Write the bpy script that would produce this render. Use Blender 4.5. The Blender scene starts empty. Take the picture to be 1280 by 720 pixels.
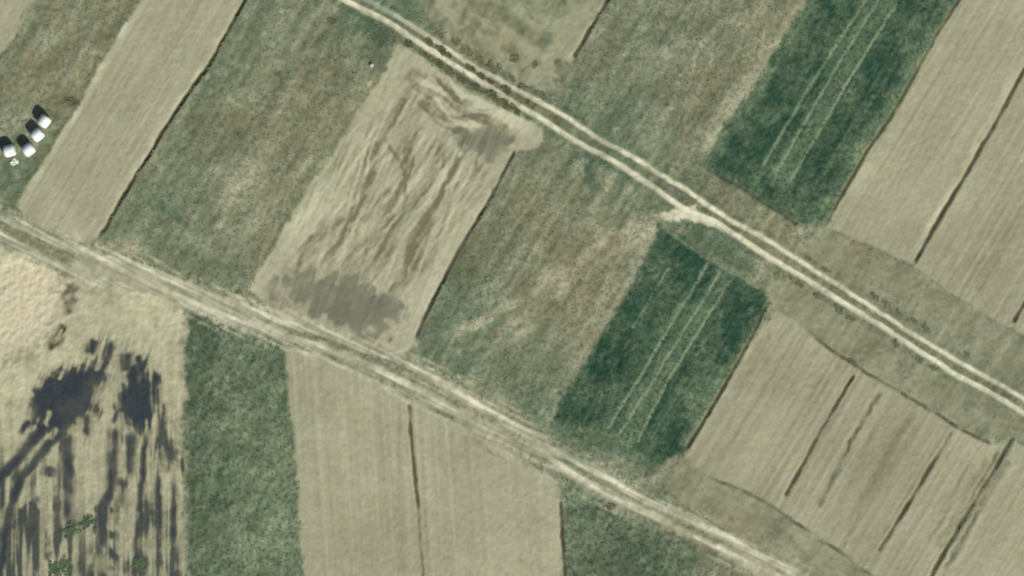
import bpy, math, random
import numpy as np
from mathutils import Vector

# ------------------------------------------------------------------ camera, sky, sun, exposure
scene = bpy.context.scene
S = 0.1                                  # metres for one plan unit (the plan is 1280 x 720 units, y to the south)
CAM_H = 300.0
cam_d = bpy.data.cameras.new('camera')
cam = bpy.data.objects.new('camera', cam_d)
scene.collection.objects.link(cam)
cam.location = (0, 0, CAM_H)
cam.rotation_euler = (0, 0, 0)
cam_d.sensor_width = 36.0
cam_d.lens = 36.0 * CAM_H / 128.0
cam_d.clip_start = 1.0
cam_d.clip_end = 9000.0
scene.camera = cam

SUN_EL = math.radians(34.5)
sun_h = Vector((0.60, -0.80))            # the sun stands in the south-east
SUN_DIR = Vector((sun_h.x * math.cos(SUN_EL), sun_h.y * math.cos(SUN_EL), math.sin(SUN_EL)))
world = bpy.data.worlds.new('World')
scene.world = world
world.use_nodes = True
wn = world.node_tree
bg = wn.nodes['Background']
sky = wn.nodes.new('ShaderNodeTexSky')
sky.sky_type = 'NISHITA'
sky.sun_disc = False
sky.sun_elevation = SUN_EL
sky.sun_rotation = math.atan2(sun_h.x, sun_h.y)
wn.links.new(sky.outputs[0], bg.inputs['Color'])
bg.inputs['Strength'].default_value = 0.06
sun_d = bpy.data.lights.new('sun', 'SUN')
sun_d.energy = 4.4
sun_d.angle = math.radians(0.6)
sun_d.color = (1.0, 0.97, 0.91)
sun = bpy.data.objects.new('sun', sun_d)
scene.collection.objects.link(sun)
sun.rotation_euler = (-SUN_DIR).to_track_quat('-Z', 'Y').to_euler()

scene.view_settings.view_transform = 'Standard'
scene.view_settings.look = 'None'
scene.view_settings.exposure = 0.32
scene.view_settings.gamma = 1.0
scene.view_settings.use_curve_mapping = False
scene.cycles.pixel_filter_type = 'BLACKMAN_HARRIS'
scene.cycles.filter_width = 2.1          # a soft aerial lens
scene.cycles.max_bounces = 5

# ------------------------------------------------------------------ helpers
COL = scene.collection
rng = np.random.default_rng(11)
random.seed(5)

def P(x, y, z=0.0):
    return Vector(((x - 640) * S, (360 - y) * S, z))

def tag(o, label=None, cat=None, group=None, kind=None):
    if label: o['label'] = label
    if cat: o['category'] = cat
    if group: o['group'] = group
    if kind: o['kind'] = kind
    return o

def smooth(a, b, v):
    t = np.clip((v - a) / (b - a), 0, 1)
    return t * t * (3 - 2 * t)

# ------------------------------------------------------------------ the plan grid
ST = 1.5
X0, X1, Y0, Y1 = -123, 1404, -123, 843
gx = np.arange(X0, X1 + .1, ST, dtype=np.float32)
gy = np.arange(Y0, Y1 + .1, ST, dtype=np.float32)
NX, NY = len(gx), len(gy)
GX, GY = np.meshgrid(gx, gy)             # [row y, col x]
FXf = np.fft.fftfreq(NX, ST)[None, :]
FYf = np.fft.fftfreq(NY, ST)[:, None]

def noise(along, across=None, direction=(0., 1.), seed=0, power=0.0):
    """Random field, zero mean, unit deviation; correlation lengths in plan units along and across a direction."""
    across = along if across is None else across
    r = np.random.default_rng(seed).standard_normal((NY, NX))
    d = np.array(direction, float); d /= np.hypot(*d)
    u = FXf * d[0] + FYf * d[1]
    v = -FXf * d[1] + FYf * d[0]
    q = (u * along) ** 2 + (v * across) ** 2
    H = np.exp(-q * 5.0) if power == 0 else 1.0 / (1.0 + q * 12.0) ** power
    n = np.fft.ifft2(np.fft.fft2(r) * H).real
    n -= n.mean(); n /= n.std()
    return n.astype(np.float32)

W1x, W1y = noise(24, seed=1), noise(24, seed=2)
W2x, W2y = noise(6, seed=3), noise(6, seed=4)

def warped(c, f):
    return GX + W1x * c + W2x * f, GY + W1y * c + W2y * f

def window(pts, pad):
    p = np.array(pts, float)
    c0 = int(np.clip((p[:, 0].min() - pad - X0) // ST, 0, NX - 1)); c1 = int(np.clip((p[:, 0].max() + pad - X0) // ST + 2, 1, NX))
    r0 = int(np.clip((p[:, 1].min() - pad - Y0) // ST, 0, NY - 1)); r1 = int(np.clip((p[:, 1].max() + pad - Y0) // ST + 2, 1, NY))
    return slice(r0, r1), slice(c0, c1)

def seg_dist(x, y, pts, closed=False):
    """distance to a polyline and the running share of its length at the nearest point"""
    best = np.full(x.shape, 1e9, np.float32); tt = np.zeros(x.shape, np.float32)
    n = len(pts); m = n if closed else n - 1
    L = [math.dist(pts[i], pts[(i + 1) % n]) for i in range(m)]
    tot = sum(L); run = 0.0
    for i in range(m):
        (ax, ay), (bx, by) = pts[i], pts[(i + 1) % n]
        dx, dy = bx - ax, by - ay
        k = np.clip(((x - ax) * dx + (y - ay) * dy) / (dx * dx + dy * dy + 1e-9), 0, 1)
        d = np.hypot(x - ax - k * dx, y - ay - k * dy)
        w = d < best
        best = np.where(w, d, best); tt = np.where(w, (run + k * L[i]) / tot, tt)
        run += L[i]
    return best, tt

def poly_sd(pts, c=2.0, f=1.0, pad=60):
    """signed distance, positive inside, of a plan polygon with uneven edges"""
    sl = window(pts, pad)
    x = (GX + W1x * c + W2x * f)[sl]; y = (GY + W1y * c + W2y * f)[sl]
    d, _ = seg_dist(x, y, pts, True)
    ins = np.zeros(x.shape, bool); n = len(pts)
    for i in range(n):
        (ax, ay), (bx, by) = pts[i], pts[(i + 1) % n]
        cr = ((ay > y) != (by > y)) & (x < (bx - ax) * (y - ay) / (by - ay + 1e-9) + ax)
        ins ^= cr
    out = np.full(GX.shape, -1e3, np.float32)
    out[sl] = np.where(ins, d, -d)
    return out

def poly_mask(pts, soft=4, c=2.0, f=1.0):
    return smooth(-soft, soft, poly_sd(pts, c, f))

def line_d(pts, c=1.0, f=0.6, pad=50):
    sl = window(pts, pad)
    d, t = seg_dist((GX + W1x * c + W2x * f)[sl], (GY + W1y * c + W2y * f)[sl], pts)
    D = np.full(GX.shape, 1e3, np.float32); T = np.zeros(GX.shape, np.float32)
    D[sl] = d; T[sl] = t
    return D, T

def line_mask(pts, w, soft=None, c=1.0, f=0.6, fade=0.0):
    D, T = line_d(pts, c, f)
    soft = w * .6 if soft is None else soft
    m = 1 - smooth(w / 2 - soft / 2, w / 2 + soft, D)
    if fade: m = m * smooth(0, fade, T) * (1 - smooth(1 - fade, 1, T))
    return m

def blob(x, y, rx, ry=None, rot=0.0):
    ry = rx if ry is None else ry
    a = math.radians(rot); dx, dy = GX - x, GY - y
    u = dx * math.cos(a) + dy * math.sin(a); v = -dx * math.sin(a) + dy * math.cos(a)
    return np.exp(-(u / rx) ** 2 - (v / ry) ** 2)

# ------------------------------------------------------------------ plan of the place
DIR = (-0.52, 0.854)          # how the upper strips run
# tracks
A_LOW = [(240, -126), (380, -34), (432, 0), (480, 26), (515, 49), (538, 62), (562, 78), (589, 93), (616, 111), (647, 132), (673, 147), (710, 170), (750, 192), (787, 215), (823, 239),
         (853, 260), (893, 277), (927, 299), (960, 321), (1010, 350), (1053, 379), (1100, 407), (1147, 438), (1193, 468), (1220, 481), (1280, 517), (1420, 600)]
A_UP = [(255, -134), (395, -40), (450, -4), (490, 19), (521, 38), (548, 54), (568, 67), (589, 80), (612, 93), (632, 105), (655, 117), (684, 134), (717, 153), (753, 177), (797, 202),
        (853, 236), (893, 263), (923, 282), (960, 302), (1010, 333), (1060, 366), (1100, 391), (1147, 422), (1193, 450), (1253, 483), (1280, 500), (1420, 580)]
B_UP = [(-130, 215), (0, 271), (40, 290), (73, 303), (110, 317), (160, 331), (200, 347), (233, 360), (280, 376), (320, 390), (363, 406), (407, 418), (453, 437), (493, 446),
        (527, 463), (560, 480), (587, 499), (640, 531), (673, 553), (730, 583), (767, 604), (807, 627), (847, 644), (893, 667), (933, 687), (965, 702), (1000, 722), (1120, 800)]
B_LOW = [(-130, 235), (0, 292), (40, 315), (83, 335), (113, 347), (173, 360), (217, 371), (253, 385), (283, 398), (320, 406), (357, 422), (393, 433), (430, 445), (470, 463),
         (507, 480), (537, 500), (570, 517), (610, 540), (650, 556), (683, 570), (707, 589), (750, 613), (790, 633), (827, 650), (867, 670), (907, 692), (940, 705), (975, 722), (1100, 812)]

def band(a, b, grow=0):
    return a + b[::-1]

PLOTS = {}      # key -> (polygon, kind)
M_TOPLEFT = [(-300, -300), (200, -300), (177, 0), (115, 100), (72, 173), (28, 245), (20, 275), (-300, 150)]
F_CORNER = [(-300, -200), (180, -200), (43, 0), (25, 30), (7, 63), (-60, 165), (-300, 160)]
F1 = [(310, -210), (440, -210), (307, 0), (257, 87), (227, 127), (190, 187), (163, 230), (135, 280), (122, 300), (107, 303), (67, 290), (30, 273), (22, 260), (35, 233), (72, 173), (115, 100), (177, 0)]
F2 = [(500, 55), (527, 72), (555, 92), (588, 112), (620, 132), (650, 146), (677, 158), (681, 174), (668, 188), (642, 190), (617, 240), (573, 313), (533, 390), (519, 432), (500, 442), (455, 432), (410, 412), (360, 398), (330, 380), (312, 362), (320, 347),
      (330, 327), (353, 290), (383, 240), (387, 232), (420, 187), (453, 130), (480, 90)]
F4 = [(524, 4), (560, -70), (810, -80), (758, 0), (738, 35), (716, 72), (700, 112), (678, 118), (640, 96), (590, 66), (540, 38), (528, 30)]
G2 = [(1125, -220), (1330, -220), (1200, -2), (1173, 40), (1140, 100), (1110, 150), (1083, 190), (1055, 237), (1030, 284), (997, 280), (958, 257), (933, 240), (884, 214), (880, 204), (897, 167), (933, 123), (960, 77), (1000, 14)]
F5 = [(1330, -220), (1500, -220), (1330, 5), (1278, 90), (1237, 167), (1193, 240), (1142, 333), (1090, 308), (1034, 286), (1057, 237), (1085, 190), (1112, 150), (1142, 100), (1175, 40), (1202, -2)]
F6 = [(1500, -220), (1600, -100), (1600, 250), (1330, 330), (1282, 395), (1262, 412), (1200, 375), (1142, 335), (1193, 240), (1237, 167), (1278, 90), (1330, 5)]
F6B = [(1600, 200), (1600, 700), (1410, 520), (1300, 430), (1266, 412), (1282, 375), (1340, 290)]
G1 = [(826, 281), (855, 297), (893, 328), (958, 364), (962, 384), (940, 420), (907, 479), (873, 537), (854, 566), (823, 581), (787, 559), (750, 541), (692, 528), (697, 507), (716, 473), (757, 412), (795, 345)]
STRIP = [(826, 281), (838, 290), (800, 350), (762, 412), (722, 475), (700, 508), (688, 524), (678, 526), (700, 480), (735, 420), (775, 350), (805, 300)]
F3 = [(972, 390), (997, 403), (1033, 433), (1070, 457), (1107, 480), (1130, 493), (1173, 518), (1193, 532), (1237, 554), (1264, 552), (1240, 600), (1163, 720), (1110, 800), (1170, 830), (1090, 722), (1043, 684), (1000, 657), (960, 629), (923, 610), (890, 597), (856, 578), (873, 545), (907, 486), (945, 424)]
F3R = [(1268, 552), (1330, 585), (1500, 690), (1500, 900), (1060, 900), (1112, 802), (1166, 722), (1243, 600)]
F7 = [(357, 434), (400, 444), (460, 469), (500, 488), (545, 512), (600, 545), (650, 572), (699, 604), (701, 640), (705, 720), (712, 900), (385, 900), (378, 720), (367, 547), (358, 480)]
G3 = [(234, 388), (260, 396), (320, 418), (357, 434), (358, 480), (367, 547), (378, 720), (385, 900), (240, 900), (236, 720), (230, 613), (230, 480)]
G4 = [(705, 601), (750, 625), (790, 648), (830, 668), (862, 684), (872, 700), (870, 730), (880, 900), (712, 900), (706, 720), (702, 640)]
B0 = [(-300, 240), (0, 306), (40, 325), (83, 344), (120, 352), (175, 364), (234, 384), (230, 480), (230, 613), (236, 720), (240, 900), (-300, 900)]
PIT = [(-300, 312), (10, 318), (50, 328), (76, 346), (81, 365), (83, 385), (78, 402), (68, 418), (55, 433), (30, 441), (0, 449), (-60, 452), (-300, 470)]
DAMP1 = [(350, 342), (365, 335), (383, 332), (403, 343), (430, 347), (463, 353), (467, 367), (487, 361), (507, 378), (507, 395), (488, 400), (492, 414), (470, 419), (450, 426), (420, 411), (387, 394), (362, 376), (348, 359)]
DAMP2 = [(564, 156), (582, 162), (596, 160), (612, 152), (628, 160), (642, 172), (637, 184), (618, 198), (602, 199), (587, 190), (572, 176)]
S1 = [(54, 474), (72, 465), (92, 459), (110, 457), (130, 455), (125, 470), (115, 490), (112, 497), (122, 516), (110, 515), (100, 522), (85, 530), (75, 540), (60, 537), (47, 530), (42, 505), (45, 492)]
S2 = [(158, 463), (175, 467), (190, 472), (197, 485), (198, 520), (185, 527), (172, 537), (162, 527), (152, 510), (152, 487)]
S3 = [(200, 518), (217, 522), (222, 540), (223, 584), (207, 586), (196, 560)]
S4 = [(17, 625), (47, 630), (62, 677), (64, 700), (58, 740), (20, 760), (12, 690)]
S5 = [(121, 640), (140, 620), (146, 655), (144, 700), (140, 760), (118, 760), (118, 690)]
STREAKS = [([(62, 520), (50, 538), (25, 570), (0, 597), (-40, 640)], 10), ([(92, 515), (76, 538), (50, 570), (25, 598), (14, 632), (5, 675), (-4, 730), (-10, 800)], 8), ([(108, 512), (108, 552)], 6), ([(82, 535), (85, 585), (83, 655)], 9),
           ([(158, 436), (156, 468)], 10), ([(174, 442), (175, 470)], 5), ([(192, 470), (193, 500)], 5), ([(119, 420), (111, 446)], 9), ([(142, 424), (130, 457)], 7), ([(142, 528), (138, 580), (138, 612), (128, 640)], 9), ([(152, 505), (140, 535)], 4),
           ([(164, 530), (161, 605)], 9), ([(184, 522), (179, 590), (173, 660), (168, 740)], 5), ([(217, 580), (216, 700)], 5), ([(197, 575), (200, 690)], 6), ([(40, 522), (22, 545)], 5), ([(60, 600), (62, 580)], 12), ([(206, 500), (206, 530)], 4), ([(152, 590), (154, 640)], 7)]
# field-edge shadows, painted dark along shallow grooves (plan line, width)
SHADE_GROOVES = [
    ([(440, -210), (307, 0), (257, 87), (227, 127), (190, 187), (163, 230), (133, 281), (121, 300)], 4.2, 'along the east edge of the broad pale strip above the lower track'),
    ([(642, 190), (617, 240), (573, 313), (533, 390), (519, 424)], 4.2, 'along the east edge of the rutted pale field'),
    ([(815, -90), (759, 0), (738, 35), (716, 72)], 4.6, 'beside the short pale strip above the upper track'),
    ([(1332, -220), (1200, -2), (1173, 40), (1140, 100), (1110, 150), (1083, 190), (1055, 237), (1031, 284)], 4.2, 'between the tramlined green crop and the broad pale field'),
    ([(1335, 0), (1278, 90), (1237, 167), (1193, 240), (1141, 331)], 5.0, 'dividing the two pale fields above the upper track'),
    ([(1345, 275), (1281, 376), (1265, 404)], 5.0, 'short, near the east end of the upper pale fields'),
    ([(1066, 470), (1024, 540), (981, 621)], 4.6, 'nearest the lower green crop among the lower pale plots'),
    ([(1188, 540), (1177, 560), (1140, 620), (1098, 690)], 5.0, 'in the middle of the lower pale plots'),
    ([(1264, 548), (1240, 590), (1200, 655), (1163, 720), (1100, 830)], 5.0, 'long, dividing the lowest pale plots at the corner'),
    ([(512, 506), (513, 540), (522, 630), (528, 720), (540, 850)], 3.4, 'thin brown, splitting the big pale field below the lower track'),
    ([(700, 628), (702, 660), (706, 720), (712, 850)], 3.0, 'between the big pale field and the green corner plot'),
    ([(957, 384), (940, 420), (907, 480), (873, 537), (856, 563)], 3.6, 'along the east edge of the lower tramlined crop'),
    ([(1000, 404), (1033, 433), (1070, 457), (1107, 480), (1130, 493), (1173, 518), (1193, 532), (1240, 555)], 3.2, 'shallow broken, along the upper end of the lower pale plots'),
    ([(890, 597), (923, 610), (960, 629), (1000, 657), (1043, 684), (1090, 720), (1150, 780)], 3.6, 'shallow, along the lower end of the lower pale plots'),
    ([(884, 211), (933, 238), (960, 256), (997, 281)], 4.0, 'dark green, across the lower end of the upper crop'),
]
SHADE_D = [line_d(p, .3, .2) for p, w, t in SHADE_GROOVES]

# ------------------------------------------------------------------ surface classes on the grid
Z = np.zeros((NY, NX), np.float32)
n_f = noise(4, seed=21); n_m = noise(12, seed=22); n_l = noise(45, seed=23); n_xl = noise(120, seed=24); n_1 = noise(2.2, seed=25)
str_d = noise(60, 5, DIR, 31); str_f = noise(160, 2.3, DIR, 32); str_v = noise(160, 2.6, (.065, 1), 33); str_v2 = noise(50, 2.4, (0, 1), 34); str_a = noise(30, 4, (.83, .56), 35)
frac = noise(16, seed=36, power=.9)

# green / tone of the meadows
green = 0.41 + 0.07 * n_xl + 0.07 * n_l + 0.12 * frac + .05 * n_m + .07 * noise(40, 6, DIR, 54)
str_m = noise(40, 4.5, DIR, 53)
tone = 0.515 + 0.03 * n_l + 0.07 * frac + 0.035 * n_f + 0.035 * n_m + .07 * str_m
for x, y, rx, ry, rot, a in [(470, 30, 45, 40, 0, .55), (500, 5, 40, 22, 30, .6), (250, 330, 90, 26, 20, .3), (200, 265, 60, 45, 0, .32), (560, 430, 80, 60, -20, .38), (590, 380, 70, 60, 0, .2), (760, 205, 80, 45, 30, .35), (640, 480, 60, 40, 30, .3),
                             (15, 225, 40, 40, 0, .5), (350, 30, 60, 40, 0, .25), (740, 130, 70, 60, 20, .22), (840, 30, 90, 60, 0, .15), (255, 60, 50, 90, 30, .2), (690, 490, 40, 60, 20, .25), (900, 300, 45, 14, 32, .75), (875, 285, 26, 12, 30, .6), (700, 535, 50, 16, 28, .5), (780, 565, 60, 12, 28, .5),
                             (945, 240, 60, 10, 33, .45), (1010, 280, 30, 12, 30, .35), (120, 120, 60, 120, 30, -.05), (330, 190, 60, 120, 30, -.22), (410, 110, 60, 120, 30, -.18), (700, 290, 60, 60, 0, -.12), (760, 380, 40, 90, 30, -.10), (890, 100, 40, 120, 30, -.22), (690, 340, 60, 40, 0, -.1), (1100, 330, 140, 40, 30, -.10), (1080, 430, 140, 30, 32, -.02), (950, 665, 120, 30, 30, -.15), (830, 640, 20, 20, 0, .2)]:
    green += a * blob(x, y, rx, ry, rot)
for x, y, rx, ry, rot, a in [(735, 410, 16, 80, 29, .12), (790, 330, 18, 60, 29, .12), (905, 150, 14, 80, 29, .18), (960, 70, 12, 80, 29, .18), (310, 225, 40, 60, 30, .10), (700, 250, 80, 50, 0, .06), (470, 40, 40, 40, 0, -.16), (1120, 360, 130, 26, 30, .08), (1080, 440, 160, 26, 32, .10), (960, 650, 140, 24, 32, .06), (640, 45, 60, 30, 30, .14), (165, 308, 14, 10, 20, .3), (245, 300, 12, 8, 0, .2), (570, 20, 40, 30, 30, .1), (415, 25, 5, 5, 0, -.6), (348, 92, 5, 5, 0, -.4), (313, 660, 7, 5, 0, -.6), (88, 126, 8, 6, 30, -.4)]:
    tone += a * blob(x, y, rx, ry, rot)
# worn arcs and wheel marks across the meadows
for pts, w, a, g in [([(838, 272), (790, 285), (730, 320), (670, 360), (600, 405), (540, 436)], 9, .30, -.25), ([(838, 275), (795, 297), (740, 335), (690, 372), (620, 420), (560, 448)], 8, .28, -.22), ([(820, 275), (760, 300), (700, 350), (660, 372)], 7, .13, -.2), ([(835, 276), (770, 305), (700, 350), (620, 402), (550, 440)], 30, .07, -.06), ([(835, 280), (780, 315), (740, 360), (700, 430)], 6, .10, -.15), ([(700, 385), (640, 425), (590, 452)], 7, .13, -.2),
                     ([(925, 20), (885, 45), (860, 88), (838, 130), (815, 165)], 5, .2, -.1), ([(900, 60), (870, 120), (850, 160)], 4, .12, -.05), ([(1010, -10), (975, 50), (945, 100), (905, 155), (880, 200)], 9, .24, -.2),
                     ([(828, 282), (800, 330), (765, 395), (735, 440), (712, 480), (690, 522)], 12, .12, -.15), ([(250, 320), (262, 295), (285, 262), (330, 200)], 8, .14, -.1), ([(712, 490), (695, 510), (688, 528)], 5, .3, 0)]:
    m = line_mask(pts, w, fade=.10, c=1.6, f=1.0); tone += a * m * (.8 + .25 * n_m); green += g * m
for pts, w, a, g in [([(741, 194), (733, 206), (733, 224), (741, 240)], 5, -.26, .35), ([(196, 256), (215, 268), (232, 285)], 7, -.18, .35), ([(453, 22), (470, 45), (480, 60)], 14, -.14, .3), ([(576, -6), (620, 15), (660, 40), (690, 60)], 13, -.24, -.30), ([(556, 4), (600, 30), (640, 55)], 8, -.18, -.30),
                     ([(480, 95), (440, 150), (400, 215), (355, 288), (325, 335)], 7, -.16, 0), ([(860, 290), (905, 318), (950, 345)], 14, -.2, .4), ([(905, 280), (960, 318)], 6, -.1, .1), ([(700, 536), (750, 550), (800, 572), (824, 584)], 10, -.25, .4), ([(940, 640), (985, 668), (1010, 700), (1030, 722)], 6, -.2, .35), ([(170, 5), (115, 92), (68, 172), (30, 240)], 4, -.22, 0)]:
    m = line_mask(pts, w, fade=.12, c=2, f=1); tone += a * m * (.75 + .35 * n_m); green += g * m

stub = Z.copy(); crop = Z.copy(); straw = Z.copy(); sand = Z.copy(); damp = Z.copy(); slurry = Z.copy(); dirt = Z.copy(); shade_scarp = Z.copy()
stone_t = 0.5 + 0.10 * n_l * .6 + .07 * n_m * .5 + .05 * n_1          # tone within the soils
rag = .5 + .5 * np.clip(n_f * .5 + n_m * .5, -1, 1)

def over(a, m, v=1.0):
    return a + (v - a) * m

SD = {}
for k, poly, c, f in [('corner', F_CORNER, 1, .6), ('f1', F1, .5, .5), ('f2', F2, .9, 1.0), ('f4', F4, 4, 3), ('g2', G2, .8, 1.0), ('f5', F5, .3, .4), ('f6', F6, .3, .4), ('f6b', F6B, .3, .4), ('g1', G1, .8, 1.0), ('strip', STRIP, 4, 3), ('f3', F3, .6, .7), ('f3r', F3R, .6, .7),
                      ('f7', F7, .5, .6), ('g3', G3, .8, 1.2), ('g4', G4, 2.5, 2), ('b0', B0, 2, 2.2), ('pit', PIT, 3.5, 2.2), ('damp1', DAMP1, 3, 3.6), ('damp2', DAMP2, 5, 3.5), ('s1', S1, 2.5, 2), ('s2', S2, 2.5, 2), ('s3', S3, 3, 2), ('s4', S4, 6, 4), ('s5', S5, 5, 4), ('m0', M_TOPLEFT, 1, 1)]:
    SD[k] = poly_sd(poly, c, f)

def PM(k, soft=4): return smooth(-soft, soft, SD[k])

stub = np.maximum.reduce([PM('corner', 5), PM('f1', 2.5), PM('f2', 4), PM('f5', 2.5), PM('f6', 3), PM('f6b', 3), PM('f3', 5), PM('f3r', 4), PM('f7', 3.5)])
stub = np.maximum(stub, .62 * PM('f4', 9) * smooth(-1.1, .5, frac + .4 * n_m + 1.2 * (blob(690, 80, 50) + blob(720, 40, 40, 20, 120) + blob(600, 35, 60, 14, 30))))
for pts, w, a in [([(576, -6), (620, 15), (660, 40), (695, 62)], 13, 1.0), ([(556, 4), (600, 30), (640, 55)], 10, .8), ([(640, -10), (680, 10), (700, 30)], 30, .55)]:
    stub *= 1 - np.clip(a * 1.1 * line_mask(pts, w, fade=.06, c=1.5, f=1.5), 0, 1)
stub = np.maximum(stub, .36 * PM('strip', 7) * smooth(-.6, .8, frac + n_f * .6))
crop = np.maximum.reduce([PM('g1', 6), PM('g2', 5), .58 * PM('g3', 5), .60 * PM('g4', 7)])
# verges that carry little but dry soil
VERGE1 = [(975, 320), (1035, 288), (1145, 342), (1265, 412), (1420, 510), (1420, 585), (1280, 505), (1147, 425), (1010, 338)]
VERGE2 = [(965, 345), (1010, 358), (1060, 390), (1120, 425), (1190, 470), (1290, 525), (1420, 605), (1420, 640), (1262, 552), (1190, 528), (1100, 474), (1030, 428), (975, 388), (960, 365)]
VERGE3 = [(820, 590), (855, 580), (890, 598), (960, 632), (1043, 687), (1095, 730), (1060, 740), (1000, 715), (940, 680), (870, 640)]
verge = np.maximum.reduce([poly_mask(VERGE1, 10), poly_mask(VERGE2, 9), poly_mask(VERGE3, 10)])
stub = np.maximum(stub, .48 * verge * (.8 + .2 * np.clip(frac + n_m, -2, 2) * .5))
tone += .03 * verge; green -= .06 * verge

# tones of the pale fields
t_s = 0.545 + .022 * n_l + .016 * n_m + .014 * n_f + .020 * n_1
diag = np.maximum.reduce([PM('corner'), PM('f1'), PM('f5'), PM('f6'), PM('f3'), PM('f3r'), PM('f6b')])
t_s += diag * (.013 * str_d + .022 * str_f) + PM('f7') * (.034 * str_v + .014 * str_a) + .026 * (PM('f3') + PM('f6')) * str_f - .045 * PM('f3') - .02 * PM('f6')
for pts, w, a in [([(1103, 487), (1060, 560), (1022, 635)], 4, -.34), ([(1120, 500), (1075, 575), (1045, 640)], 6, -.12), ([(1140, 515), (1100, 590), (1060, 660)], 8, -.12), ([(1235, 570), (1205, 620), (1170, 690)], 7, -.28), ([(1250, 560), (1215, 622), (1180, 690)], 4, -.3), ([(1262, 570), (1225, 635), (1180, 715)], 5, -.34), ([(1270, 575), (1235, 632), (1190, 715)], 3, .14),
                  ([(1215, 575), (1190, 620), (1160, 680)], 4, -.2), ([(968, 410), (930, 480), (905, 540)], 4, -.1), ([(990, 425), (940, 520), (915, 570)], 4, -.08), ([(500, 500), (497, 620), (502, 720)], 4, -.1), ([(424, 520), (428, 600), (432, 700)], 5, -.06), ([(440, 500), (444, 560)], 6, -.06), ([(600, 545), (606, 600)], 6, -.06),
                  ([(300, 10), (250, 88), (220, 128), (182, 188), (155, 232), (128, 280)], 6, .18), ([(1275, 82), (1232, 162), (1188, 236), (1138, 322)], 5, .20), ([(178, 4), (118, 100), (75, 173), (34, 245)], 4, .20), ([(1195, 20), (1160, 80), (1110, 165), (1060, 250)], 9, .10), ([(1290, 180), (1240, 250), (1190, 340)], 5, .12), ([(1275, 200), (1225, 275), (1185, 345)], 6, -.12), ([(1300, 230), (1250, 310), (1220, 370)], 8, -.12),
                  ([(700, 5), (680, 45)], 10, .1), ([(755, 5), (735, 38), (712, 76), (695, 105)], 8, .28)]:
    t_s += a * line_mask(pts, w, fade=.06, c=.8, f=.8) * (.85 + .3 * n_m)
t_s -= .24 * verge * (1 - np.maximum.reduce([PM('f3'), PM('f5'), PM('f6'), PM('f6b'), PM('f3r')]))
t_s -= .16 * blob(1110, 575, 34, 110, 30) * PM('f3') * (.8 + .4 * str_f) + .10 * blob(1240, 330, 60, 90, 30) * PM('f6')
# the rutted, half worked field
BROWN = [([(516, 106), (492, 146), (470, 196), (451, 251), (440, 275)], 6.5, .9), ([(479, 164), (490, 192), (503, 223), (512, 262)], 4.5, .7), ([(588, 172), (574, 196), (559, 223), (531, 279), (514, 318), (503, 351), (499, 372)], 7.5, 1.0), ([(542, 218), (522, 246), (503, 273), (486, 298), (470, 323), (462, 342)], 6, .85),
         ([(503, 262), (478, 286), (453, 307), (436, 328), (426, 346)], 6.5, .85), ([(462, 230), (453, 246), (431, 284), (415, 310), (403, 331)], 7, .9), ([(436, 266), (410, 288), (387, 301), (370, 325)], 8, .8), ([(631, 212), (606, 236), (581, 264), (560, 295)], 5, .55), ([(505, 88), (520, 93), (530, 102)], 11, .8), ([(541, 104), (560, 111), (582, 124), (600, 130)], 7, .75), ([(520, 129), (542, 140), (564, 147), (590, 144), (612, 140)], 7, .85),
         ([(566, 152), (578, 170), (570, 186)], 9, .7), ([(520, 98), (502, 124), (490, 150)], 6, .7), ([(455, 170), (436, 205), (416, 240)], 3.5, .5), ([(478, 130), (455, 172)], 3.5, .5), ([(560, 176), (540, 205), (516, 236), (500, 262)], 4, .6), ([(604, 200), (588, 228), (566, 262)], 5, .7), ([(616, 202), (598, 232), (580, 256)], 4, .6), ([(540, 292), (520, 330), (508, 362)], 4, .6),
         ([(486, 232), (470, 258), (452, 282)], 7, .7), ([(425, 292), (408, 316)], 7, .7), ([(395, 288), (380, 312), (366, 335)], 5, .6), ([(500, 300), (480, 330), (470, 352)], 5, .6), ([(345, 340), (335, 366), (345, 385)], 8, .6), ([(440, 320), (430, 345)], 5, .6), ([(480, 290), (458, 318), (446, 346)], 4, .6), ([(528, 160), (508, 188), (494, 214)], 4.5, .55), ([(545, 120), (530, 130), (516, 150)], 5, .6), ([(600, 150), (622, 152), (640, 160)], 5, .5), ([(505, 350), (488, 366)], 6, .7)]
PALE = [([(574, 171), (565, 200), (545, 240), (524, 268)], 6, .8), ([(556, 134), (600, 131), (630, 142), (655, 160), (662, 172)], 13, .9), ([(520, 118), (500, 145), (478, 182), (455, 222)], 5, .6), ([(508, 200), (480, 250), (440, 310)], 5, .5), ([(540, 250), (500, 310), (470, 350)], 5, .6), ([(470, 250), (430, 305), (405, 338)], 5, .7), ([(560, 190), (520, 215), (490, 262)], 5, .5), ([(545, 112), (575, 126)], 5, .7), ([(625, 215), (590, 280), (550, 350), (520, 410)], 16, .35), ([(395, 240), (350, 320)], 14, .3), ([(600, 150), (575, 165)], 5, .5), ([(584, 172), (572, 200)], 4, .8), ([(440, 270), (412, 305), (385, 330)], 4, .7), ([(500, 285), (470, 320), (448, 345)], 4, .6), ([(622, 190), (605, 215)], 5, .6)]
f2m = PM('f2', 3)
relief2 = Z.copy()
swirl = noise(44, 4.2, (-.5, .86), 41); swirl2 = noise(26, 5, (.83, .5), 42)
top2 = blob(575, 130, 80, 46, 30)
act = f2m * (.35 + .65 * smooth(-.8, .8, noise(40, seed=43))) * (1 - .75 * smooth(0, 30, 34 - np.abs(line_d([(640, 200), (575, 320), (525, 425)])[0] - 4)))
sw = swirl * (1 - top2) + swirl2 * top2
sw2 = noise(34, 2.2, (-.38, .92), 47); sw3 = noise(30, 2.2, (-.62, .78), 48)
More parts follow.
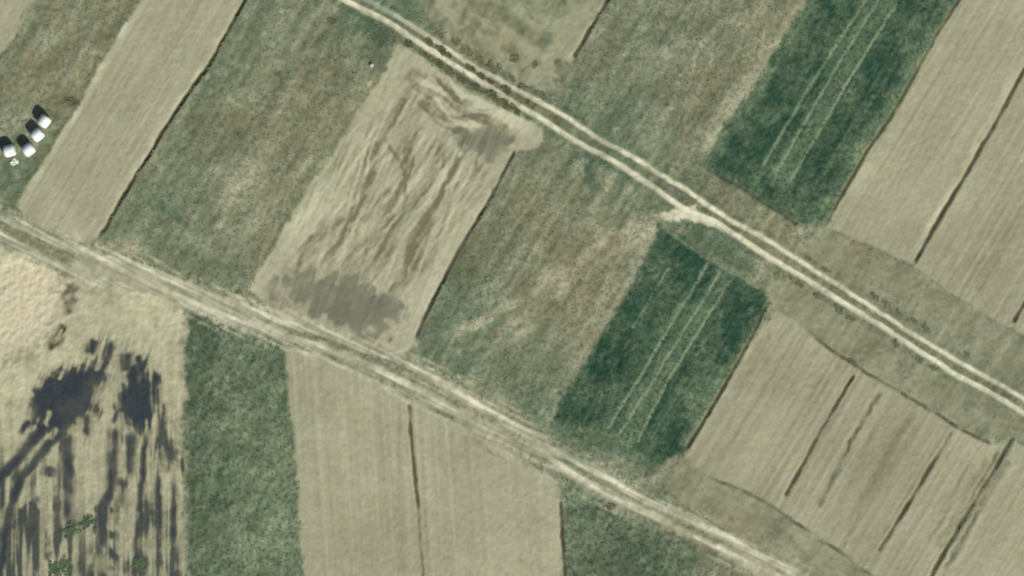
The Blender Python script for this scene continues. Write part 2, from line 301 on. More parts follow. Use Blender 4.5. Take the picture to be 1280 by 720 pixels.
t_s += act * (.025 * sw + .062 * sw2 + .058 * sw3); relief2 += act * (.004 * sw + .006 * sw2 + .006 * sw3)
rt = random.Random(77)
for k in range(30):
    u0, u1, off = rt.uniform(.04, .80), 0, rt.uniform(-.28, .28)
    u1 = min(max(u0 + off, .03), .82); v0, v1 = rt.uniform(.05, .35), rt.uniform(.55, .97)
    um = (u0 + u1) / 2 + rt.uniform(-.10, .10); sgn = -1 if rt.random() < .62 else 1; am = rt.uniform(.08, .18) * sgn; wd = rt.uniform(2.0, 3.2)
    for pair in (0, 8):
        pts = []
        for t in np.linspace(0, 1, 9):
            u = (1 - t) ** 2 * u0 + 2 * t * (1 - t) * um + t * t * u1; v = v0 + (v1 - v0) * t
            L_, R_ = (498 - 178 * v, 62 + 288 * v), (660 - 140 * v, 152 + 280 * v)
            pts.append((L_[0] + (R_[0] - L_[0]) * u + pair, L_[1] + (R_[1] - L_[1]) * u + pair * .55))
        m = line_mask(pts, wd, soft=wd * .7, fade=.22, c=1.2, f=.7) * f2m * np.clip(.75 + .35 * n_m, 0, 1.2)
        t_s += am * m; relief2 += am * .10 * m
for k in range(12):       # turning marks at the upper end
    y_ = rt.uniform(-4, 40); x_ = rt.uniform(505, 560); ln = rt.uniform(40, 110); am = rt.uniform(.12, .26) * (-1 if k % 3 else 1)
    pts = [(x_ + ln * t, 86 + y_ + ln * t * .50 + 14 * math.sin(3.1 * t)) for t in np.linspace(0, 1, 8)]
    m = line_mask(pts, rt.uniform(3, 5.5), fade=.25, c=2, f=1) * f2m; t_s += am * m; relief2 += am * .1 * m
brown = Z.copy()
for pts, w, a in BROWN:
    m = line_mask(pts, w * .95, soft=w * .6, fade=.18, c=1.5, f=1.0) * a * np.clip(.85 + .25 * sw2, .2, 1.2); brown = np.maximum(brown, m); relief2 -= .03 * m * f2m
for pts, w, a in PALE:
    m = line_mask(pts, w * .9, soft=w * .55, fade=.2, c=1.5, f=1.0) * a; t_s += .17 * m * f2m; brown *= 1 - .7 * m; relief2 += .018 * m * f2m
t_s -= .42 * brown * f2m * (.85 + .2 * n_m)
t_s = np.where(f2m > .3, np.clip(.645 + (t_s - .545) * 1.5, .12, .95), t_s); relief2 *= .22
SD['damp1'] = SD['damp1'] + 2.6 * sw2 + 2.2 * swirl * (GY < 385) + 1.0 * n_f
SD['damp2'] = SD['damp2'] + 2.5 * sw2 + 3 * n_m
damp = np.maximum(.95 * PM('damp1', 6.5) * (1 - .9 * blob(352, 363, 7, 6)) * (1 - .9 * blob(364, 385, 6)) * (1 - .8 * blob(463, 411, 8, 5, 25)), 1.0 * PM('damp2', 9) * np.clip(.92 + .15 * sw2, .4, 1))
damp = np.maximum(damp, .5 * line_mask([(340, 355), (350, 375), (380, 398)], 8, fade=.2, c=3, f=3))
damp = np.maximum(damp, .45 * blob(345, 372, 10, 14))
damp *= np.clip(.86 + .09 * n_m + .06 * sw2 + .05 * n_l, 0, 1)

# tramlines in the crops
TRAM = [([(1092, -14), (1007, 118), (952, 210)], 3.2, .75), ([(1117, -30), (1040, 95), (967, 223)], 3.2, .92), ([(1143, -30), (1065, 95), (985, 232)], 3.2, .88), ([(1172, -20), (1090, 110), (1020, 240)], 2.4, .22),
        ([(888, 325), (797, 478), (757, 541)], 3.2, .85), ([(904, 336), (815, 480), (771, 549)], 3.2, .92), ([(917, 346), (837, 474), (794, 558)], 3.0, .82), ([(838, 333), (790, 412)], 3.4, .6), ([(832, 287), (893, 330), (952, 362)], 3.6, .65), ([(750, 541), (790, 560)], 4, .5), ([(862, 470), (812, 553)], 3, .35), ([(850, 320), (760, 470), (730, 530)], 2.4, .25)]
tram = Z.copy()
for pts, w, a in TRAM:
    tram = np.maximum(tram, a * line_mask(pts, w, soft=w * .6, c=.25, f=.15, fade=.03) * np.clip(.92 + .10 * n_m, .6, 1.05))
for pts in ([(1118, -20), (1050, 90), (976, 228)], [(909, 341), (825, 472), (782, 552)]):
    tram = np.maximum(tram, .28 * line_mask(pts, 22, soft=10, c=1, f=1))
edge_pale = .35 * (1 - smooth(2, 20, line_d([(1190, 10), (1165, 50), (1100, 160), (1060, 225), (1025, 280)], 3, 2)[0])) + .35 * (1 - smooth(2, 16, line_d([(945, 410), (900, 480), (860, 555)], 3, 2)[0])) + .3 * (1 - smooth(2, 16, line_d([(1010, 10), (930, 130), (885, 205)], 3, 2)[0]))
c_t = 0.255 + .08 * frac + .05 * n_f + .08 * n_m + .04 * n_l + .06 * str_f
for x, y, rx, ry, rot, a in [(305, 560, 26, 60, 0, .10), (345, 480, 14, 50, 0, .10), (320, 690, 40, 50, 0, .08), (925, 400, 22, 40, 30, -.25), (750, 480, 26, 50, 30, -.2), (955, 160, 20, 60, 30, -.15), (1110, 60, 16, 80, 30, -.12), (1020, 230, 30, 30, 0, -.15), (262, 450, 30, 90, 0, -.2), (300, 620, 40, 120, 0, .12), (330, 560, 30, 100, 0, .10), (770, 690, 60, 30, 20, -.2), (860, 330, 30, 14, 30, -.2), (730, 520, 30, 14, 20, -.2)]:
    c_t += a * blob(x, y, rx, ry, rot)
gaps = smooth(1.3, 2.2, noise(9, seed=61) + .4 * n_l); c_t += .22 * gaps
c_t += edge_pale + .05 * PM('g2')
thin = np.maximum(PM('g3', 5), PM('g4', 7)) * (.35 * smooth(-.8, 1.2, frac) + .25 * smooth(250, 330, GX) * (1 - smooth(380, 400, GX)))
c_t += thin * .5 + PM('g3') * (.07 * str_v2 - .04) - .03 * PM('g4')

# bare ground by the pit
b0 = PM('b0', 5)
straw = b0
s_t = .55 + .10 * frac + .05 * n_f + .05 * n_m + b0 * (.08 * str_v2 * smooth(380, 520, GY)) - .10 * smooth(560, 720, GY) + .10 * blob(170, 400, 70, 40) - .12 * blob(100, 345, 40, 25)
s_green = .35 + .10 * n_l + .1 * frac + .55 * smooth(560, 700, GY)
sand = smooth(-12, 12, SD['pit'] + 3 * n_m + 2 * n_f) * .92
rays = noise(22, 2.2, (-.35, 1), 44); rays_v = noise(26, 2.4, (0, 1), 46)
SD['s1'] = SD['s1'] + 3.0 * rays + 1.5 * n_f + 1; SD['s2'] = SD['s2'] + 3.6 * rays_v + 1.0 * n_f + 1; SD['s3'] = SD['s3'] + 4 * rays_v
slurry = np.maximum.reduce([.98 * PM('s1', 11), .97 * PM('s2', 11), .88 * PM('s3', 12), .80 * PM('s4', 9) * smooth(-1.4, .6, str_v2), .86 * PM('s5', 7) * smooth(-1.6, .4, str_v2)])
for pts, w in STREAKS:
    if pts[-1][0] < 0:
        slurry = np.maximum(slurry, .97 * line_mask(pts, w, soft=w * .8, fade=.04, c=.8, f=.8) * np.clip(.95 + .08 * n_m, .5, 1)); continue
    slurry = np.maximum(slurry, 1.0 * line_mask(pts, w * .9, soft=w * 1.1, fade=.12 if len(pts) > 2 else .30, c=.7, f=.6) * np.clip(.86 + .08 * n_m + .14 * rays_v, .4, 1.0))
slurry = np.maximum(slurry, .70 * smooth(-.7, 1.6, noise(80, 2.8, (0, 1), 49) + .45 * n_m + .5 * n_l + .3 * frac) * smooth(540, 600, GY) * smooth(-3, 10, SD['b0']) * (1 - blob(110, 610, 28, 60)))
slurry *= 1 - .8 * line_mask([(62, 514), (56, 528)], 5) - .7 * line_mask([(68, 536), (63, 548)], 5) - .7 * line_mask([(78, 466), (74, 472)], 4)
slurry = np.maximum(slurry, .9 * smooth(.1, 1.0, rays) * np.maximum(blob(125, 447, 16, 26, 20), blob(172, 455, 22, 22)) * (1 - smooth(2, 8, SD['pit'])))
slurry = np.maximum(slurry, .75 * smooth(.2, 1.0, noise(30, 2.4, (-.05, 1), 45)) * np.maximum(blob(80, 552, 34, 24), blob(180, 555, 40, 40)))
slurry = 1 - (1 - np.clip(slurry * (.92 + .06 * n_m + .05 * n_l), 0, 1)) ** 1.25
scarp = np.maximum(line_mask([(78, 352), (84, 364), (86, 378), (85, 390)], 10, soft=7, fade=.18, c=2, f=2.2), line_mask([(81, 402), (73, 418), (60, 437)], 9, soft=5, fade=.18, c=1.5, f=2.0))
scarp = np.maximum(scarp, .6 * line_mask([(78, 355), (88, 357), (92, 364)], 5, fade=.2, c=1, f=2))
scarp = np.maximum(scarp, .35 * line_mask([(45, 440), (15, 448), (0, 455)], 5, fade=.1, c=3, f=3) * rag)

# tracks
ad, at_ = line_d(A_LOW, .5, .25); au, atu = line_d(A_UP, .5, .25); bd, bt = line_d(B_LOW, .9, .35); bu, btu = line_d(B_UP, .9, .35)
str_b = noise(70, 3.0, (.87, .49), 51); str_b2 = noise(36, 2.4, (.90, .44), 52)
def rut(D, w, s): return 1 - smooth(w / 2, w / 2 + s, D)
wearA = smooth(-1.4, .6, n_m * .6 + frac)
farl = smooth(470, 540, GX)
rutA = np.maximum(rut(ad, 3.6, 3.6) * (.82 + .18 * wearA), rut(au, 2.8, 3.4) * (.35 + .65 * farl) * (.72 + .28 * wearA))
wideB = smooth(-1.2, .7, frac + .4 * n_m)
rutB = np.maximum(rut(bd, 3.6, 5) * np.clip(.66 + .2 * wideB + .20 * str_b2, .2, 1), rut(bu, 4.0, 5.5) * np.clip(.68 + .2 * wideB + .20 * str_b2, .2, 1))
POLY_A = A_LOW + A_UP[::-1]; POLY_B = B_LOW + B_UP[::-1]
sdA = poly_sd(POLY_A, .5, .5); sdB = poly_sd(POLY_B, 1, .8)
strip_worn_B = PM('b0') * 0
bedB = smooth(-22, 1, sdB + 3.5 * str_b2 + 2 * n_f) * np.clip(.62 + .16 * wideB + .24 * str_b + .16 * str_b2, 0, 1) * (1 - .35 * smooth(640, 720, GX))
bedB = np.maximum(bedB, .8 * poly_mask([(95, 308), (130, 318), (185, 336), (215, 356), (200, 364), (150, 354), (112, 346), (90, 334)], 10))
dirt = np.maximum.reduce([rutA, rutB, bedB * .8, .22 * smooth(-4, 3, sdA)])
junc = poly_mask([(821, 271), (838, 267), (852, 258), (872, 262), (895, 277), (910, 291), (880, 281), (858, 276), (838, 277)], 3, 1, 1)
pad = np.maximum(.9 * blob(497, 442, 15, 6, 12), .7 * blob(518, 432, 6, 6))
dirt = np.maximum.reduce([dirt, junc, pad, .85 * line_mask([(645, 150), (665, 160), (674, 172)], 12, fade=.1) * 0])
dirt = np.maximum(dirt, .8 * line_mask([(940, 705), (985, 722), (1040, 760)], 22, c=2, f=1.5))
rutC = line_mask([(560, 520), (600, 542), (650, 578), (700, 604)], 8, soft=7, c=3, f=2, fade=.12)
dirt = np.maximum(dirt, .4 * rutC * wideB)
for pts, w, a in [([(498, 486), (530, 503), (570, 524)], 5, .8), ([(560, 520), (590, 540), (625, 560)], 9, .75), ([(470, 470), (500, 486)], 4, .7), ([(620, 548), (660, 575), (690, 596)], 6, .6), ([(575, 545), (640, 585)], 4, .5)]:
    m = a * line_mask(pts, w, soft=w * .8, fade=.2, c=2, f=2) * np.clip(.7 + .5 * str_b2, 0, 1.2)
    stub *= 1 - m; tone -= .25 * m; green -= .1 * m
stub = np.maximum(stub, .5 * smooth(-26, -12, sdB) * smooth(470, 500, GX) * (1 - smooth(690, 710, GX)) * (GY > 470) * np.clip(.6 + .5 * str_b2, 0, 1))
d_t = .55 + .10 * (str_b + str_b2) * smooth(-16, -6, sdB) + .06 * n_f + .12 * n_m * .4 + .08 * frac + .06 * n_1 + .16 * np.maximum(rut(ad, 3, 5), rut(au, 2, 5)) * (sdA > -6) + .12 * junc - .12 * smooth(-4, 3, sdB) * (1 - np.maximum(rut(bd, 5, 4), rut(bu, 5, 4))) + .03 * np.maximum(rut(bd, 3, 5), rut(bu, 3, 5)) * (sdB > -8) - .07 * smooth(-14, -4, sdB) * (1 - .8 * smooth(680, 760, GX))
# strips of grass between and beside the ruts
mid = smooth(1, 4, sdA) * (1 - junc) * smooth(2.4, 4.6, np.minimum(ad, au))
midB = smooth(2, 6, sdB) * smooth(3.5, 7, np.minimum(bd, bu)) * (1 - poly_mask([(95, 300), (215, 340), (215, 375), (95, 350)], 12)) * smooth(-.3, 1.0, .8 * str_b - .3 * frac + 1.3 * (blob(40, 295, 80, 60) + blob(800, 630, 170, 60, 30)) + .5 * blob(400, 430, 60))
dirt *= (1 - .75 * mid) * (1 - .7 * midB)
chew = smooth(.9, 2.0, noise(5, seed=62) + .5 * n_m); dirt *= 1 - .28 * chew; d_t += .10 * smooth(1.0, 2.0, noise(6, seed=63)) - .10 * smooth(.8, 2., noise(8, seed=64))
tone -= .20 * mid + .17 * midB; green -= .30 * mid + .22 * midB
for D_, off, sd_, amp in ((ad, 8, sdA, .22), (au, 8, sdA, .16), (bd, 9, sdB, .20), (bu, 10, sdB, .10)):
    m = np.exp(-((D_ - off) / 3.5) ** 2) * (sd_ < -2) * smooth(-.7, .7, frac + .5 * n_m)
    tone -= amp * m; green += .08 * m
    stub *= 1 - .55 * m * amp / .2

# grooves, with the edge shade put into their colour
groove_shade = Z.copy()
for i, ((pts, w, _), (D, T)) in enumerate(zip(SHADE_GROOVES, SHADE_D)):
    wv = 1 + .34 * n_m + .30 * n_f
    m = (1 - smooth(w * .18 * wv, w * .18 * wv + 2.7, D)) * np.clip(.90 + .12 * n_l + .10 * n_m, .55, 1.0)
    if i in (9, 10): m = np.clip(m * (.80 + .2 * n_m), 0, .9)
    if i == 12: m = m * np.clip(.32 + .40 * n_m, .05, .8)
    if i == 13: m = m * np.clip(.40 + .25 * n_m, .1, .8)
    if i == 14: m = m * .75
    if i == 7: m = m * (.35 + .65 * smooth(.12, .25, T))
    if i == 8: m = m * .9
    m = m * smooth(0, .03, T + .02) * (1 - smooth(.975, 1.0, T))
    groove_shade = np.maximum(groove_shade, m)
scarp = np.clip(scarp * (.80 + .22 * n_f + .15 * n_m), 0, .92) * (1 - .7 * line_mask([(75, 413), (70, 423)], 3.5, soft=2.5))
shade_scarp = np.maximum(groove_shade, scarp)

# heights
H = .10 * n_xl + .05 * n_l
meadowness = (1 - np.maximum.reduce([stub, crop, straw, dirt]))
H += meadowness * (.06 + .025 * frac + .016 * n_f + .02 * n_m)
H += stub * (.006 * n_f + .007 * n_1 + diag * (.007 * str_f + .005 * str_d) + PM('f7') * .007 * str_v + relief2)
H += crop * (.05 + .03 * n_f + .02 * frac) * (1 - tram) - .05 * tram * crop
H += straw * (.010 * n_f + .010 * n_1 + .005 * str_v2)
pit_in = smooth(-16, 24, SD['pit'])
H -= .30 * pit_in * (1 - .5 * smooth(30, -200, GX)) ; H += sand * (.007 * n_f + .006 * n_1 + .004 * str_v2)
H -= .18 * scarp
H -= .05 * dirt * np.maximum(rutA, rutB) - .03 * mid - .03 * midB
H -= .17 * groove_shade
H -= .03 * slurry
DX = np.gradient(H, ST * S, axis=1); DY = -np.gradient(H, ST * S, axis=0)
NRM = np.dstack([-DX, -DY, np.ones_like(H)]); NRM /= np.linalg.norm(NRM, axis=2, keepdims=True)

# one soil tone, chosen by the class that lies on top
soil_t = t_s.copy()
soil_t = over(soil_t, straw, 0) + straw * s_t
soil_t = over(soil_t, dirt, 0) + dirt * d_t

def sample(F, x, y):
    c = np.clip(((x - X0) / ST).round().astype(int), 0, NX - 1); r = np.clip(((y - Y0) / ST).round().astype(int), 0, NY - 1)
    return F[r, c]

# ------------------------------------------------------------------ materials
def new_mat(name):
    m = bpy.data.materials.new(name); m.use_nodes = True
    nt = m.node_tree
    return m, nt, nt.nodes['Principled BSDF']

def nd(nt, t, **kw):
    n = nt.nodes.new(t)
    for k, v in kw.items(): setattr(n, k, v)
    return n

def mixc(nt, fac, a, b):
    n = nd(nt, 'ShaderNodeMix', data_type='RGBA')
    n.clamp_factor = True
    for sock, v in ((n.inputs[0], fac), (n.inputs[6], a), (n.inputs[7], b)):
        if isinstance(v, bpy.types.NodeSocket): nt.links.new(v, sock)
        elif isinstance(v, (int, float)): sock.default_value = v
        else: sock.default_value = (*v, 1)
    return n.outputs[2]

def math_n(nt, op, a, b=0.0, clamp=False):
    n = nd(nt, 'ShaderNodeMath', operation=op, use_clamp=clamp)
    for sock, v in ((n.inputs[0], a), (n.inputs[1], b)):
        if isinstance(v, bpy.types.NodeSocket): nt.links.new(v, sock)
        else: sock.default_value = v
    return n.outputs[0]

def tex_noise(nt, scale, detail=3.0, rough=.6, stretch=None, rot=0.0):
    tc = nd(nt, 'ShaderNodeTexCoord'); mp = nd(nt, 'ShaderNodeMapping')
    nt.links.new(tc.outputs['Object'], mp.inputs[0])
    mp.inputs['Rotation'].default_value = (0, 0, rot)
    if stretch: mp.inputs['Scale'].default_value = stretch
    n = nd(nt, 'ShaderNodeTexNoise'); n.inputs['Scale'].default_value = scale; n.inputs['Detail'].default_value = detail; n.inputs['Roughness'].default_value = rough
    nt.links.new(mp.outputs[0], n.inputs['Vector'])
    return n.outputs[0]

def attr4(nt, name):
    a = nd(nt, 'ShaderNodeAttribute', attribute_name=name)
    s = nd(nt, 'ShaderNodeSeparateColor'); nt.links.new(a.outputs['Color'], s.inputs[0])
    return s.outputs[0], s.outputs[1], s.outputs[2], a.outputs['Alpha']

C_OLIVE = (.226, .216, .124); C_GREEN = (.116, .170, .100); C_DRY = (.38, .370, .240); C_DARK = (.060, .080, .042)
C_SOIL_L = (.496, .484, .324); C_SOIL_D = (.112, .104, .056)
C_CROP_D = (.021, .061, .035); C_CROP_L = (.185, .240, .135)

def plant_colour(nt, green_s, tone_s):
    c = mixc(nt, green_s, C_OLIVE, C_GREEN)
    up = math_n(nt, 'MULTIPLY', math_n(nt, 'SUBTRACT', tone_s, .5), 2.0, True)
    dn = math_n(nt, 'MULTIPLY', math_n(nt, 'SUBTRACT', .5, tone_s), 2.0, True)
    c = mixc(nt, up, c, C_DRY)
    return mixc(nt, dn, c, C_DARK)

def make_land():
    m, nt, b = new_mat('land')
    stub_, crop_, straw_, sand_ = attr4(nt, 'cover')
    damp_, slur_, dirt_, shade_scarp_ = attr4(nt, 'wear')
    green_, tone_, soil_, cropt_ = attr4(nt, 'tone')
    fine = tex_noise(nt, 9.0, 4.0, .65); mid_ = tex_noise(nt, 1.6, 4.0, .6)
    dev = math_n(nt, 'MULTIPLY', math_n(nt, 'SUBTRACT', fine, .5), .38)
    dev2 = math_n(nt, 'MULTIPLY', math_n(nt, 'SUBTRACT', mid_, .5), .30)
    both = math_n(nt, 'ADD', dev, dev2)
    c = plant_colour(nt, math_n(nt, 'ADD', green_, math_n(nt, 'MULTIPLY', dev2, 1.2)), math_n(nt, 'ADD', tone_, both))
    s_in = math_n(nt, 'ADD', soil_, math_n(nt, 'MULTIPLY', both, .55))
    soil = mixc(nt, s_in, C_SOIL_D, C_SOIL_L)
    warm = mixc(nt, math_n(nt, 'ADD', tex_noise(nt, .35, 3.0), math_n(nt, 'MULTIPLY', dev, .5)), (1.03, .985, .93), (.97, 1.01, 1.05))
    mm = nd(nt, 'ShaderNodeMix', data_type='RGBA', blend_type='MULTIPLY'); mm.inputs[0].default_value = 1
    nt.links.new(soil, mm.inputs[6]); nt.links.new(warm, mm.inputs[7]); soil = mm.outputs[2]
    c = mixc(nt, stub_, c, soil)
    cr = mixc(nt, math_n(nt, 'ADD', cropt_, both), C_CROP_D, C_CROP_L)
    c = mixc(nt, crop_, c, cr)
    st = mixc(nt, math_n(nt, 'ADD', soil_, math_n(nt, 'MULTIPLY', both, .7)), (.20, .185, .105), (.57, .535, .345))
    st = mixc(nt, math_n(nt, 'MULTIPLY', green_, .35), st, (.22, .25, .17))
    c = mixc(nt, straw_, c, st)
    c = mixc(nt, sand_, c, mixc(nt, math_n(nt, 'ADD', .5, math_n(nt, 'MULTIPLY', both, 1.6)), (.40, .350, .215), (.63, .578, .405)))
    c = mixc(nt, damp_, c, mixc(nt, math_n(nt, 'ADD', .5, both), (.120, .116, .078), (.172, .168, .116)))
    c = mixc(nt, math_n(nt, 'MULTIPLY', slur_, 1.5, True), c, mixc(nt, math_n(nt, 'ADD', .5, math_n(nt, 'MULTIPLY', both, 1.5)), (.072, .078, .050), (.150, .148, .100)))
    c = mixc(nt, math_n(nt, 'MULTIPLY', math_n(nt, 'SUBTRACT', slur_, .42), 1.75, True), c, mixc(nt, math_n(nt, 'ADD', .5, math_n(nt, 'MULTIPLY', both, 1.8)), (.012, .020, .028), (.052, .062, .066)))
    c = mixc(nt, dirt_, c, mixc(nt, math_n(nt, 'ADD', soil_, math_n(nt, 'MULTIPLY', both, .5)), (.235, .215, .125), (.68, .655, .47)))
    c = mixc(nt, shade_scarp_, c, mixc(nt, math_n(nt, 'ADD', .5, both), (.040, .036, .017), (.100, .082, .042)))  # dark brown: painted shadow along the field edges, bare earth on the pit bank
    nt.links.new(c, b.inputs['Base Color'])
    b.inputs['Roughness'].default_value = .95
    b.inputs['Specular IOR Level'].default_value = .15
    bp = nd(nt, 'ShaderNodeBump'); bp.inputs['Strength'].default_value = .5; bp.inputs['Distance'].default_value = .05
    nt.links.new(fine, bp.inputs['Height']); nt.links.new(bp.outputs[0], b.inputs['Normal'])
    return m
LAND = make_land()

def make_plants(name, crop_kind):
    m, nt, b = new_mat(name)
    g_, t_, r_, _a = attr4(nt, 'plant')
    if crop_kind: c = mixc(nt, t_, C_CROP_D, (.13, .19, .105))
    else: c = plant_colour(nt, g_, t_)
    c = mixc(nt, math_n(nt, 'MULTIPLY', tex_noise(nt, 14, 2), .3), c, (.16, .15, .08) if not crop_kind else (.05, .10, .05))
    nt.links.new(c, b.inputs['Base Color']); b.inputs['Roughness'].default_value = .8; b.inputs['Specular IOR Level'].default_value = .2
    return m
GRASS = make_plants('meadow_plants', False); CROPM = make_plants('crop_plants', True)

def simple(name, a, bcol, scale=6.0, rough=.9, spec=.2, bump=0.0):
    m, nt, b = new_mat(name)
    n = tex_noise(nt, scale, 4)
    nt.links.new(mixc(nt, n, a, bcol), b.inputs['Base Color'])
    b.inputs['Roughness'].default_value = rough; b.inputs['Specular IOR Level'].default_value = spec
    if bump:
        bp = nd(nt, 'ShaderNodeBump'); bp.inputs['Strength'].default_value = bump; bp.inputs['Distance'].default_value = .03
        nt.links.new(n, bp.inputs['Height']); nt.links.new(bp.outputs[0], b.inputs['Normal'])
    return m
FILM = simple('stretch_film', (.52, .57, .51), (.76, .79, .75), 2.6, .32, .5, .5)
FILM_END = simple('film_end', (.42, .46, .40), (.66, .69, .64), 5.0, .38, .5, .7)
LOOSE = simple('loose_film', (.42, .50, .38), (.62, .68, .55), 8.0, .4, .4, .5)
STONE = simple('pale_stone', (.36, .36, .32), (.50, .50, .46), 9.0, .8, .3, .6)

# ------------------------------------------------------------------ cutting the land into its fields
fx = GX[:-1, :-1] + ST / 2; fy = GY[:-1, :-1] + ST / 2
def fc(F): return (F[:-1, :-1] + F[1:, :-1] + F[:-1, 1:] + F[1:, 1:]) * .25
ID = np.zeros((NY - 1, NX - 1), np.int32)
names = {}
def claim(name, mask, label, cat, parent=None, group=None, kind='structure'):
    i = len(names) + 1
    names[i] = (name, label, cat, parent, group, kind)
    ID[mask] = i
    return i
full = np.ones(ID.shape, bool)
c_sd = {k: fc(v) for k, v in SD.items()}
sA, sB = fc(sdA), fc(sdB); f_ad, f_au, f_bd, f_bu = fc(ad), fc(au), fc(bd), fc(bu)
# which side of the two tracks a spot lies on
def above(line):
    xs = np.array([p[0] for p in line], float); ys = np.array([p[1] for p in line], float)
    return fy < np.interp(fx, xs, ys)
ab_A, ab_B = above(A_UP), above(B_UP)
between = ~ab_A & ab_B
claim('grass_verge_ground', full, 'grey green grass verges running along both sides of the farm tracks', 'verge')
claim('meadow_field', ab_B & (c_sd['m0'] > 0), 'grey green meadow where the four white bales stand', 'meadow')
m1 = between & (fx < 520) & ~(c_sd['f1'] > 0) & (fc(poly_sd([(308, 0), (440, -210), (380, -40), (500, 55), (480, 90), (320, 350), (312, 362), (120, 302)], 0, 0, 20)) > 0)
claim('meadow_field', m1, 'olive brown meadow between the broad pale strip and the rutted field', 'meadow')
claim('meadow_field', between & (fc(poly_sd([(642, 190), (690, 165), (826, 262), (826, 282), (690, 528), (519, 436)], 0, 0, 20)) > 0), 'green brown meadow crossed by faint curved wheel marks', 'meadow')
claim('meadow_field', ab_A & (fc(poly_sd([(812, -90), (1060, -120), (1000, 14), (880, 204), (884, 214), (860, 225), (690, 125), (716, 72), (758, 0)], 0, 0, 20)) > 0), 'grey brown meadow beyond the upper track, beside the tramlined crop', 'meadow')
claim('verge_ground', ab_A & (fc(poly_sd(VERGE1)) > 0), 'dry grassy verge between the upper track and the upper pale fields', 'verge')
claim('verge_ground', ~ab_A & (fc(poly_sd(VERGE2)) > 0), 'dry grassy verge between the upper track and the lower pale plots', 'verge')
claim('verge_ground', (fc(poly_sd(VERGE3)) > 0), 'grey grassy verge between the lower track and the lower pale plots', 'verge')
claim('stubble_field', c_sd['corner'] > 0, 'pale corner of tilled field beside the meadow with the bales', 'field')
claim('stubble_field', c_sd['f1'] > 0, 'broad pale smooth strip ending at the lower track near the bales', 'field')
rutted = claim('rutted_field', c_sd['f2'] > 0, 'pale field churned by brown wheel ruts between the two tracks', 'field')
claim('stubble_field', (c_sd['f4'] > 0), 'short patchy pale strip beyond the upper track, half overgrown', 'field')
claim('stubble_field', c_sd['f5'] > 0, 'broad pale field next to the upper green crop', 'field')
claim('stubble_field', c_sd['f6'] > 0, 'finely striped pale field beyond the upper dividing groove', 'field')
claim('stubble_field', c_sd['f6b'] > 0, 'small pale plot past the short groove above the upper track', 'field')
f3 = c_sd['f3'] > 0
def east_of(p0, p1): return (p1[1] - p0[1]) * (fx - p0[0]) - (p1[0] - p0[0]) * (fy - p0[1]) > 0
claim('stubble_field', f3, 'pale plot directly beside the lower green crop', 'field')
claim('stubble_field', f3 & east_of((1066, 470), (981, 621)), 'narrow pale plot just past the first groove of the lower plots', 'field')
claim('stubble_field', f3 & east_of((1103, 487), (1022, 635)), 'greyish plot between the two middle grooves of the lower plots', 'field')
claim('stubble_field', f3 & east_of((1190, 537), (1098, 690)), 'olive streaked plot between the two lowest grooves', 'field')
claim('stubble_field', c_sd['f3r'] > 0, 'pale plot at the lower corner past the longest groove', 'field')
claim('stubble_field', c_sd['f7'] > 0, 'big pale field below the lower track, beside the dull green strip', 'field')
claim('stubble_field', (c_sd['f7'] > 0) & (fx > np.interp(fy, [500, 540, 630, 720, 850], [512, 513, 522, 528, 540])), 'pale field below the lower track, between thin groove and green corner', 'field')
g2i = claim('crop_field', c_sd['g2'] > 0, 'dark green crop with pale tramlines above the upper track', 'crop field')
g1i = claim('crop_field', c_sd['g1'] > 0, 'dark green crop block with three pale tramlines between the tracks', 'crop field')
g3i = claim('crop_field', c_sd['g3'] > 0, 'dull green strip beside the bare ground with black stains', 'crop field')
g4i = claim('crop_field', c_sd['g4'] > 0, 'green corner plot below the lower track', 'crop field')
claim('bare_ground', (c_sd['b0'] > 0) & ~ab_B, 'bare straw coloured ground with black streaks below the lower track', 'bare ground')
claim('sand_pit_ground', c_sd['pit'] > 0, 'shallow peach coloured sand pit with a dark broken edge', 'sand pit')
claim('pit_bank', fc(scarp) > .55, 'dark brown earth', None, parent=len(names))
claim('damp_soil_ground', (c_sd['damp1'] > 0), 'large grey damp patch at the lower end of the rutted field', 'damp patch')
claim('damp_soil_ground', (c_sd['damp2'] > 0), 'small grey damp patch at the upper end of the rutted field', 'damp patch')
fsl = fc(slurry) > .5
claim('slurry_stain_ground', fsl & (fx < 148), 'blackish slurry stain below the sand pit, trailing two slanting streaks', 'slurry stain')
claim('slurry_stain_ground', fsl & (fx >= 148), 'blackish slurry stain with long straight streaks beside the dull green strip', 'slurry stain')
ra = claim('dirt_road', (sA > -5) | (np.minimum(f_ad, f_au) < 5.5) | (fc(junc) > .5), 'straight two rut dirt track crossing the upper half', 'dirt track')
claim('wheel_rut', f_ad < 5, None, None, parent=ra); claim('wheel_rut', (f_au < 4.6) & (f_au < f_ad), None, None, parent=ra)
claim('road_spur', (fc(junc) > .5) & (f_ad > 5), None, None, parent=ra)
claim('grass_strip', (sA > 3.5) & (np.minimum(f_ad, f_au) > 5) & (fc(junc) < .5), None, None, parent=ra)
rb = claim('dirt_road', (sB > -6) | (np.minimum(f_bd, f_bu) < 6.5), 'wide worn dirt track running below the rutted field', 'dirt track')
claim('wheel_rut', f_bd < 5, None, None, parent=rb); claim('wheel_rut', (f_bu < 5.5) & (f_bu < f_bd), None, None, parent=rb)
claim('grass_strip', fc(midB) > .45, None, None, parent=rb)
for (pts, w, txt), (D, T) in zip(SHADE_GROOVES, SHADE_D):
    claim('shade_groove_ground', (fc(D) < w * .28 + 1.0) & (np.minimum(f_bd, f_bu) > 5) & (np.minimum(f_ad, f_au) > 5), 'groove with painted shade ' + txt, 'furrow', group='grooves with painted shade between the plots')

